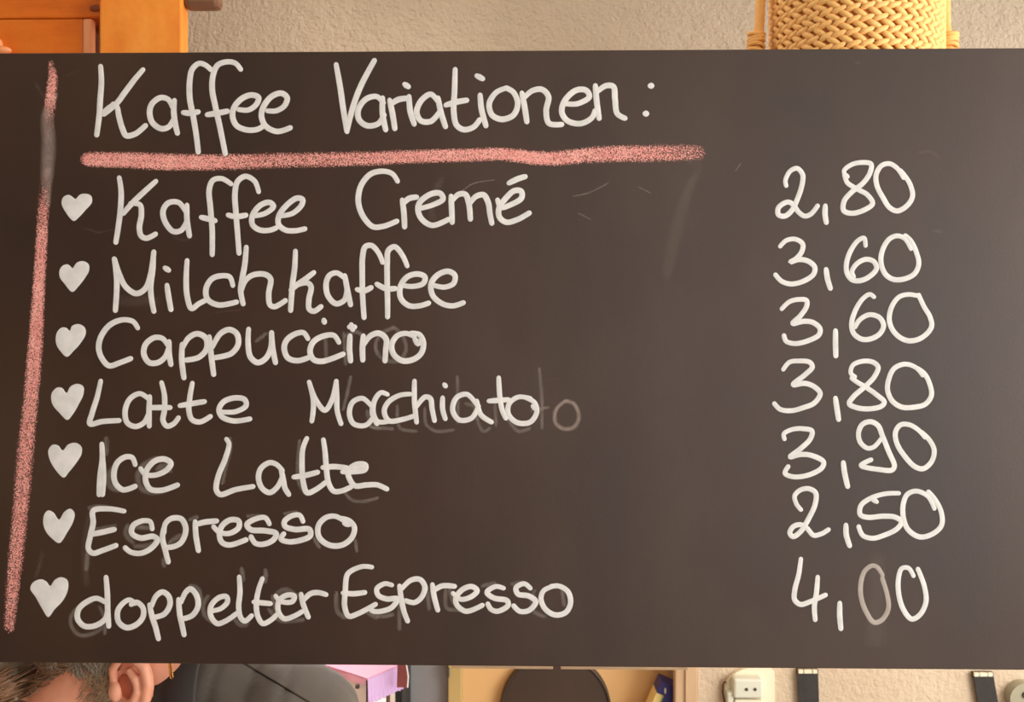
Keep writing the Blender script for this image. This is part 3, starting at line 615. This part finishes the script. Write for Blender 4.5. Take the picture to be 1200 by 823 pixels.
# hair: cap with an irregular fringe
bm = bmesh.new()
ball(bm, hd(-.012, 0, .055), (.108, .088, .092), 40, 26, hp)
for v in list(bm.verts):
    l = hp.transposed() @ (v.co-HC)
    line = .005 + (-.022 if l.x > .035 else 0) + (.030 if -.075 < l.x < -.028 else 0) + .012*math.sin(l.x*90)
    if l.z < line: v.co = HC + hp @ Vector((l.x*.86, l.y*.86, l.z))
ball(bm, P(38, 785, YC), (.032, .066, .034), 24, 14)
ball(bm, P(18, 795, YC), (.030, .060, .030), 24, 14, Matrix.Rotation(R(-35), 3, 'Y')); ball(bm, P(2, 818, YC), (.024, .046, .026), 24, 14, Matrix.Rotation(R(-40), 3, 'Y'))
hair = link('hair', bm, M['hair'], person, True)
def strands(name, n, f, mat, rad):
    bm = bmesh.new()
    for i in range(n):
        pts = f()
        if pts: tube(bm, pts, [rad, rad*.9, rad*.7, rad*.3][:len(pts)], 4)
    o = link(name, bm, mat, person, True); o['kind'] = 'stuff'; return o
rnd = random.Random(5)
from mathutils.bvhtree import BVHTree
btree = BVHTree.FromPolygons([v.co.copy() for v in body.data.vertices], [tuple(p.vertices) for p in body.data.polygons])
htree = BVHTree.FromPolygons([v.co.copy() for v in hair.data.vertices], [tuple(p.vertices) for p in hair.data.polygons])
def surf(x, z, off=0):
    o_ = Vector((x, HC.y-.3, z)); y = HC.y-.035
    for t_ in (btree, htree):
        h = t_.ray_cast(o_, Vector((0, 1, 0)), .32)
        if h[0]: y = min(y, h[0].y)
    return Vector((x, y-off, z)) if y < HC.y-.036 else None
def px_at(px, py): 
    q = P(px, py, HC.y-.07); return q.x, q.z
def wig(p0, p1, amp, off):
    pts = []
    for k in range(4):
        f = k/3; x, z = px_at(p0[0]+(p1[0]-p0[0])*f+rnd.uniform(-amp, amp), p0[1]+(p1[1]-p0[1])*f+rnd.uniform(-amp, amp)); pts.append(surf(x, z, off+rnd.uniform(0, .003)))
    pts = [p_ for p_ in pts if p_]
    return pts if len(pts) > 2 else None
def fringe():
    y0 = rnd.uniform(735, 830); x0 = rnd.uniform(-40, 92)
    lim = 826-(x0-18)*.72
    if y0 > lim-2: return None
    return wig((x0+16, y0-6), (x0-14, y0+rnd.uniform(0, 9)), 1.6, .002)
strands('fringe_hair', 900, fringe, M['strand_dark'], .0011)
def temple():
    x0 = rnd.uniform(35, 135); y0 = rnd.uniform(735, 788)
    lim = 796 - (10 if 60 < x0 < 80 else 0) + (x0-60)*.08
    if y0 > lim-8: return None
    return wig((x0, y0-8), (x0+rnd.uniform(-8, 10), y0+rnd.uniform(6, 14)), 1.5, .002)
strands('temple_hair', 700, temple, M['strand'], .0011)
def side():
    x0 = rnd.gauss(118, 9); y0 = rnd.uniform(785, 850)
    if x0 > 134 or x0 < 92: return None
    return wig((x0, y0), (x0-rnd.uniform(2, 8), y0+rnd.uniform(4, 9)), .8, .0006)
strands('sideburn', 620, side, M['stubble'], .00065)
# shirt
bm = bmesh.new()
for i in range(9):
    f = i/8; c = TH.lerp(PEL, f)+Vector((0, 0, .0)); ball(bm, c, (.106, .176-.03*math.sin(f*3.1), .106), 24, 14)
for i in range(5):
    ball(bm, TH.lerp(P(265, 862, YC), i/4), (.100-.006*i, .162-.012*i, .104-.004*i), 24, 14)
capsule(bm, P(246, 834, YC), P(285, 850, YC), .084, .084, 4)
for s in (-1, 1):
    sh = Vector((-.335, YC+s*.15, 1.10)); el = Vector((-.48, YC+s*.19, .84))
    capsule(bm, Vector((-.345, YC+s*.06, 1.12)), sh, .078, .070, 4); capsule(bm, sh, sh.lerp(el, .75), .068, .058)
def wr_(co, no):
    a = math.sin(co.x*95+co.z*38+2*math.sin(co.y*20+co.z*9))*.0018 + math.sin(co.x*40-co.z*55+3*math.sin(co.y*13))*.0018
    w_ = math.sin((co.x-co.z*.42)*150+1.5*math.sin(co.z*30+co.y*11))
    a -= max(0, w_)**3*.0034*(1 if co.x < -.26 else .3)
    return no*a
shirt = remeshed('shirt', bm, M['shirt'], person, .006, 8, wr_)
# collar: dark stand and fold round the neck
bm = bmesh.new(); ax = (c7-hd(.03, 0, -.02)).normalized(); ctr = P(220, 812, YC)
side_ = Vector((0, 1, 0)); upv = Vector((.10, 0, 1)).normalized()
rr = []
for j, (off, k) in enumerate(((-.006, .86), (-.009, .92), (.012, .99), (.040, 1.10), (.042, 1.04), (.01, .9))):
    ring = []
    for i in range(36):
        a = 2*math.pi*i/36
        q = ctr + Vector((off - .016*math.sin(a)*1.0, 0, 0)) + side_*math.cos(a)*.078*k + upv*math.sin(a)*.072*k
        ring.append(bm.verts.new(q))
    rr.append(ring)
for a, b in zip(rr, rr[1:]):
    for i in range(36): bm.faces.new((a[i], a[(i+1) % 36], b[(i+1) % 36], b[i]))
link('collar', bm, M['collar'], person, True)
# shoulder seam, projected on the shirt
import mathutils
bpy.context.view_layer.update()
from mathutils.bvhtree import BVHTree
tr = BVHTree.FromPolygons([v.co.copy() for v in shirt.data.vertices], [tuple(p.vertices) for p in shirt.data.polygons])
def on_shirt(px, py):
    d = (P(px, py, 1) - CAM).normalized(); h = tr.ray_cast(CAM, d)
    return h[0]-d*.0005 if h[0] else None
pts = [on_shirt(280+i*3.4, 774+i*2.05) for i in range(26)]; pts = [p for p in pts if p]
if len(pts) > 3:
    bm = bmesh.new(); tube(bm, pts, .0014, 6); link('seam', bm, M['thread'], person, True)
# necklace
bm = bmesh.new()
for i in range(7):
    q = P(199.5+.25*i, 776+i*2.9, .235); q = P(199.5+.25*i, 776+i*2.9, YC-.082); tube(bm, [q+Vector((math.cos(u)*.0017, 0, math.sin(u)*.0022)) for u in [i2*math.pi/5 for i2 in range(11)]], .0007, 5, False)
link('necklace', bm, M['gold'], person, True)
# trousers and shoes
bm = bmesh.new(); ball(bm, Vector((-.10, YC, .585)), (.14, .18, .10))
for s in (-1, 1):
    hip = Vector((-.12, YC+s*.095, .58)); kn = Vector((-.55, YC+s*.13, .58)); an = Vector((-.52, YC+s*.13, .13))
    capsule(bm, hip, kn, .096, .070, 9); capsule(bm, kn, an, .066, .052, 9)
remeshed('trousers', bm, M['jeans'], person, .01, 4)
for s in (-1, 1):
    bm = bmesh.new(); ball(bm, Vector((-.585, YC+s*.13, .055)), (.135, .052, .052)); ball(bm, Vector((-.52, YC+s*.13, .09)), (.055, .05, .06))
    for v in bm.verts: v.co.z = max(v.co.z, .004)
    link('shoe', bm, M['shoe'], person, True)
stool = empty('stool', (-.09, YC, 0), 'brown wooden stool under the seated person, mostly out of view', 'stool')
bm = bmesh.new(); cyl(bm, (-.09, YC, .45), (-.09, YC, .485), .17, 32); link('seat', bm, M['brown'], stool)
for a in range(4):
    an = R(45+90*a); bm = bmesh.new(); tube(bm, [(-.09+.11*math.cos(an), YC+.11*math.sin(an), .45), (-.09+.17*math.cos(an), YC+.17*math.sin(an), 0)], [.016, .013], 10); link('leg', bm, M['brown'], stool)

# ------------------------------------------------------------------ table with pink and lilac cloth (behind, lower left)
T0 = Vector((-.395, 1.40)); 
q = P(430, 796, 0); zt = .75
def onz(px, py, z):
    d = ROT @ Vector(((px-600)/F, -(py-411.5)/F, -1)); return CAM + d*((z-CAM.z)/d.z)
c0 = onz(430, 796, zt); c1 = onz(472, 778, zt)
e1 = (c1-c0).normalized(); e2 = Vector((-e1.y, e1.x, 0))      # e1 recedes right, e2 recedes left
tab = empty('cafe_table', (c0+e1*.22+e2*.35-Vector((0, 0, zt))), 'cafe table mostly hidden beneath pink and white cloths', 'table')
def rect_prism(bm, a, b, c, d, z0, z1):
    lo = [bm.verts.new((p.x, p.y, z0)) for p in (a, b, c, d)]; hi = [bm.verts.new((p.x, p.y, z1)) for p in (a, b, c, d)]
    bm.faces.new(lo[::-1]); bm.faces.new(hi)
    for i in range(4): bm.faces.new((lo[i], lo[(i+1) % 4], hi[(i+1) % 4], hi[i]))
W, Dp = (c1-c0).length, .70
i0 = c0+e1*.006+e2*.006
bm = bmesh.new(); rect_prism(bm, i0, i0+e1*W, i0+e1*W+e2*Dp, i0+e2*Dp, zt-.03, zt-.005); link('tabletop', bm, M['brown'], tab)
for (u, v_) in ((.04, .04), (W-.04, .04), (W-.04, Dp-.04), (.04, Dp-.04)):
    p = i0+e1*u+e2*v_; bm = bmesh.new(); box(bm, (p.x-.02, p.y-.02, 0), (p.x+.02, p.y+.02, zt-.03)); link('leg', bm, M['brown'], tab)
def drape(a, d_, out, length, hang, z, folds, amp, bm, hangf=None):
    n = 60; rows = []
    for j in range(7):
        row = []
        for i in range(n+1):
            f = i/n; g = j/6
            o_ = out*(.003 + g*amp*(.6+math.sin(f*folds+1.2*math.sin(f*7))))
            p = a+d_*(length*f)+o_; h = hang*(1+.06*math.sin(f*folds*.6)) if hangf is None else hangf(f)
            row.append(bm.verts.new((p.x, p.y, z-h*g)))
        rows.append(row)
    for r0, r1 in zip(rows, rows[1:]):
        for i in range(n): bm.faces.new((r0[i], r0[i+1], r1[i+1], r1[i]))
cloth = bpy.data.objects
bm = bmesh.new(); rect_prism(bm, c0, c0+e1*(W+.012), c0+e1*(W+.012)+e2*(Dp+.012), c0+e2*(Dp+.012), zt-.004, zt+.002)
drape(c0, e2, -e1, Dp, .014, zt, 18, .004, bm)
pc = link('tablecloth', bm, [M['pinkcloth']], None, False); tag(pc, 'pink tablecloth with a lilac pleated side drop on the far table', 'tablecloth')
bm = bmesh.new(); drape(c0, e1, -e2, W, .066, zt, 60, .003, bm, lambda f: .066+.002*math.sin(f*30)); lc = link('side_drop', bm, M['lilac'], pc, True); lc['label'] = 'lilac pleated side'
bm = bmesh.new(); a_ = onz(466, 780, zt)
v1 = [P(466, 772, 1.42), P(475, 772, 1.40), P(478.5, 793, 1.40), P(477.5, 806, 1.40), P(465, 806, 1.42)]
fr = [bm.verts.new(p) for p in v1]; bk = [bm.verts.new(p+Vector((0, .004, 0))) for p in v1]
bm.faces.new(fr); bm.faces.new(bk[::-1])
for i in range(5): bm.faces.new((fr[i], bk[i], bk[(i+1) % 5], fr[(i+1) % 5]))
fl = link('corner_flap', bm, M['redcloth'], pc); fl['label'] = 'dusty red corner flap'
bm = bmesh.new(); tube(bm, [v1[1], v1[2], v1[3]], .0018, 6); o = link('hem', bm, M['whitecloth'], fl)
bm = bmesh.new(); drape(i0-e2*.0+Vector((0, 0, 0)), e1, -e2, W*.5, .5, zt-.006, 40, .001, bm); drape(i0, e2, -e1, Dp, .5, zt-.006, 20, .001, bm)
wc = link('underlay_cloth', bm, M['whitecloth'], None, True); tag(wc, 'long white cloth hanging beneath the pink tablecloth', 'tablecloth')
p = P(419.5, 803.5, 1.40); p2 = onz(419.5, 803.5, zt-.02)
bm = bmesh.new(); box(bm, (p2.x-.005, p2.y-.012, p2.z-.005), (p2.x+.005, p2.y+.0, p2.z+.004), .001); o = link('table_clip', bm, M['dark'], pc); o['label'] = 'small black clip'

# ------------------------------------------------------------------ niche: dark round tray, shelf, carton
YN = YW+.10
c = P(651, 832, YN); r = .0652*(YN+.83)
bm = bmesh.new(); cyl(bm, (c.x, YN-.004, c.z), (c.x, YN+.018, c.z), r, 64)
tr_ = tag(link('round_tray', bm, M['disc']), 'dark brown round tray hanging on the ochre wall', 'tray')
bm = bmesh.new(); tube(bm, [(c.x+(r-.004)*math.cos(a), YN-.006, c.z+(r-.004)*math.sin(a)) for a in [2*math.pi*i/64 for i in range(65)]], .004, 8, False); link('rim', bm, M['disc'], tr_, True)
YS = YW+.03
zs = P(780, 905, YS).z; xa = px_x(700, YS); xb2 = xr-.03
bm = bmesh.new(); box(bm, (px_x(742, YS), YW+.02, zs-.02), (P(790, 800, YW).x, YW+.12, zs), .002); tag(link('shelf', bm, M['trim']), 'pale wooden shelf board in the niche below the frame edge', 'shelf')
car = empty('carton', P(778, 904, YS), 'blue and yellow drinks carton leaning beside the pale door trim', 'carton')
rt = Matrix.Rotation(R(24), 3, 'Y')
pv = P(775.5, 798.5, YS)
def cb(x0, z0, x1, z1, y0, y1, bev=0):
    bm = bmesh.new(); box(bm, (x0, y0, z0), (x1, y1, z1), bev)
    for v in bm.verts:
        l = rt @ Vector((v.co.x, 0, v.co.z)); v.co = Vector((pv.x+l.x, YS+v.co.y, pv.z+l.z))
    return bm
s_ = .00245
link('carton_body', cb(0, -.19, .085, -.035, 0, .06, .001), M['yellow'], car)
link('carton_top', cb(0, -.035, .085, 0, 0, .06, .001), M['blue'], car)
o = link('blue_panel', cb(.022, -.1, .085, -.034, -.0012, .0), M['blue'], car); o['label'] = 'dark blue printed panel'
link('stripe', cb(.018, -.1, .022, -.036, -.001, .0), M['green'], car)
bm = bmesh.new(); q = P(779.6, 810, YS-.002); ball(bm, q, (.003, .0015, .0085), 12, 8); o = link('emblem', bm, M['white'], car, True); o['label'] = 'small white oval emblem'
bm = bmesh.new(); pg = [P(783, 781, YS+.07), P(791, 779, YS+.07), P(791, 900, YS+.07), P(788, 900, YS+.07)]
f_ = [bm.verts.new(p) for p in pg]; b2 = [bm.verts.new(p+Vector((0, .006, 0))) for p in pg]; bm.faces.new(f_); bm.faces.new(b2[::-1])
for i in range(4): bm.faces.new((f_[i], b2[i], b2[(i+1) % 4], f_[(i+1) % 4]))
tag(link('paper_roll', bm, M['paper']), 'beige rolled paper standing behind the blue carton', 'paper')

# ------------------------------------------------------------------ socket, cable, straps, knob on the cream wall
ws = empty('wall_socket', P(878, 825, YW), 'white plastic wall socket with two dark holes beside the pale trim', 'socket')
bm = bmesh.new(); a = P(850, 786, YW-.03); b = P(910, 870, YW-.03)
pts = []
xa_, xb_ = a.x, b.x; zt_ = a.z; zb_ = b.z
rc = .075
out = [(xa_, zb_), (xb_, zb_), (xb_, zt_-.01), (xb_-.01, zt_)] + [(xa_+rc-rc*math.sin(u), zt_-rc+rc*math.cos(u)) for u in [R(10*i) for i in range(10)]]
f_ = [bm.verts.new((x, YW-.012, z)) for x, z in out]; b2 = [bm.verts.new((x, YW, z)) for x, z in out]
bm.faces.new(f_); bm.faces.new(b2[::-1]); n = len(out)
for i in range(n): bm.faces.new((f_[i], b2[i], b2[(i+1) % n], f_[(i+1) % n]))
bmesh.ops.recalc_face_normals(bm, faces=bm.faces); link('back_plate', bm, M['plastic_edge'], ws)
def pbox(x0, y0, x1, y1, yf, yb, bev):
    a = P(x0, y0, yf); b = P(x1, y1, yf); bm = bmesh.new(); box(bm, (a.x, yf, b.z), (b.x, yb, a.z), bev); return bm
link('cover', pbox(860, 796, 894.5, 819.5, YW-.045, YW-.01, .006), M['white'], ws, False)
link('lower_cover', pbox(861, 820.5, 894.5, 860, YW-.040, YW-.01, .004), M['plastic_edge'], ws, False)
link('side_lug', pbox(852.5, 812, 860, 860, YW-.035, YW-.01, .004), M['white'], ws, False)
for px in (875, 885):
    q = P(px, 808.5, YW-.047); bm = bmesh.new(); cyl(bm, q, q+Vector((0, .004, 0)), .0042, 14); link('socket_hole', bm, M['dark'], ws)  # dark disc for each socket hole, the shade inside put into its colour
bm = bmesh.new(); tube(bm, [P(x, y, YW-.012) for x, y in ((851, 800), (849, 799.5), (847.3, 803), (847, 812), (848.5, 820), (850, 830), (850, 900))], .0028, 8)
tag(link('cable', bm, M['cable'], None, True), 'thin brown cable looping beside the white wall socket', 'cable')
for k, (xt0, xt1, xb0, xb1, yt, lab) in enumerate(((934.8, 958.8, 936, 960, 789.5, 'black strap hanging on the cream wall near the white socket'), (1141, 1164.5, 1147, 1171, 793, 'black strap hanging slanted on the wall beside the round metal fitting'))):
    st = empty('hanging_strap', P((xt0+xt1)/2, yt, YW-.012), lab, 'strap', 'black straps on the cream wall')
    bm = bmesh.new(); sl0 = (xb0-xt0)/35; n = 14; f0 = []
    for j in range(n+1):
        y = yt+j*11; f0.append((P(xt0+sl0*(y-yt), y, YW-.016), P(xt1+sl0*(y-yt), y, YW-.016)))
    A_ = [(bm.verts.new(a), bm.verts.new(b)) for a, b in f0]; B_ = [(bm.verts.new(a+Vector((0, .003, 0))), bm.verts.new(b+Vector((0, .003, 0)))) for a, b in f0]
    for i in range(n):
        bm.faces.new((A_[i][0], A_[i+1][0], A_[i+1][1], A_[i][1])); bm.faces.new((B_[i][0], B_[i][1], B_[i+1][1], B_[i+1][0]))
        bm.faces.new((A_[i][0], B_[i][0], B_[i+1][0], A_[i+1][0])); bm.faces.new((A_[i][1], A_[i+1][1], B_[i+1][1], B_[i][1]))
    bm.faces.new((A_[0][0], A_[0][1], B_[0][1], B_[0][0])); bm.faces.new((A_[n][0], B_[n][0], B_[n][1], A_[n][1]))
    link('strap', bm, M['black'], st)
    w_ = xt1-xt0
    for a, b in ((.05, .28), (.32, .70), (.74, .96)):
        link('tab', pbox(xt0+w_*a, yt-4.0, xt0+w_*b, yt+.3, YW-.019, YW-.012, .0006), M['plastic_edge'], st)
    link('bracket', pbox(xt0, yt-4.6, xt1, yt+2, YW-.013, YW-.0005, .0006), M['dark'], st)
q = P(1203, 820, YW-.03); kn = empty('wall_fitting', (q.x, YW, q.z), 'grey-green round metal fitting on the wall at the right frame edge', 'wall fitting')
bm = bmesh.new(); cyl(bm, (q.x, YW-.03, q.z), (q.x, YW, q.z), .043, 40); bmesh.ops.bevel(bm, geom=[e for e in bm.edges if abs(e.verts[0].co.y-e.verts[1].co.y) < 1e-5 and e.verts[0].co.y < YW-.02], offset=.008, segments=3, affect='EDGES'); link('disc', bm, M['knob'], kn)
bm = bmesh.new(); cyl(bm, (q.x-.003, YW-.034, q.z+.012), (q.x-.003, YW-.028, q.z+.012), .009, 16); link('spindle', bm, M['dark'], kn)
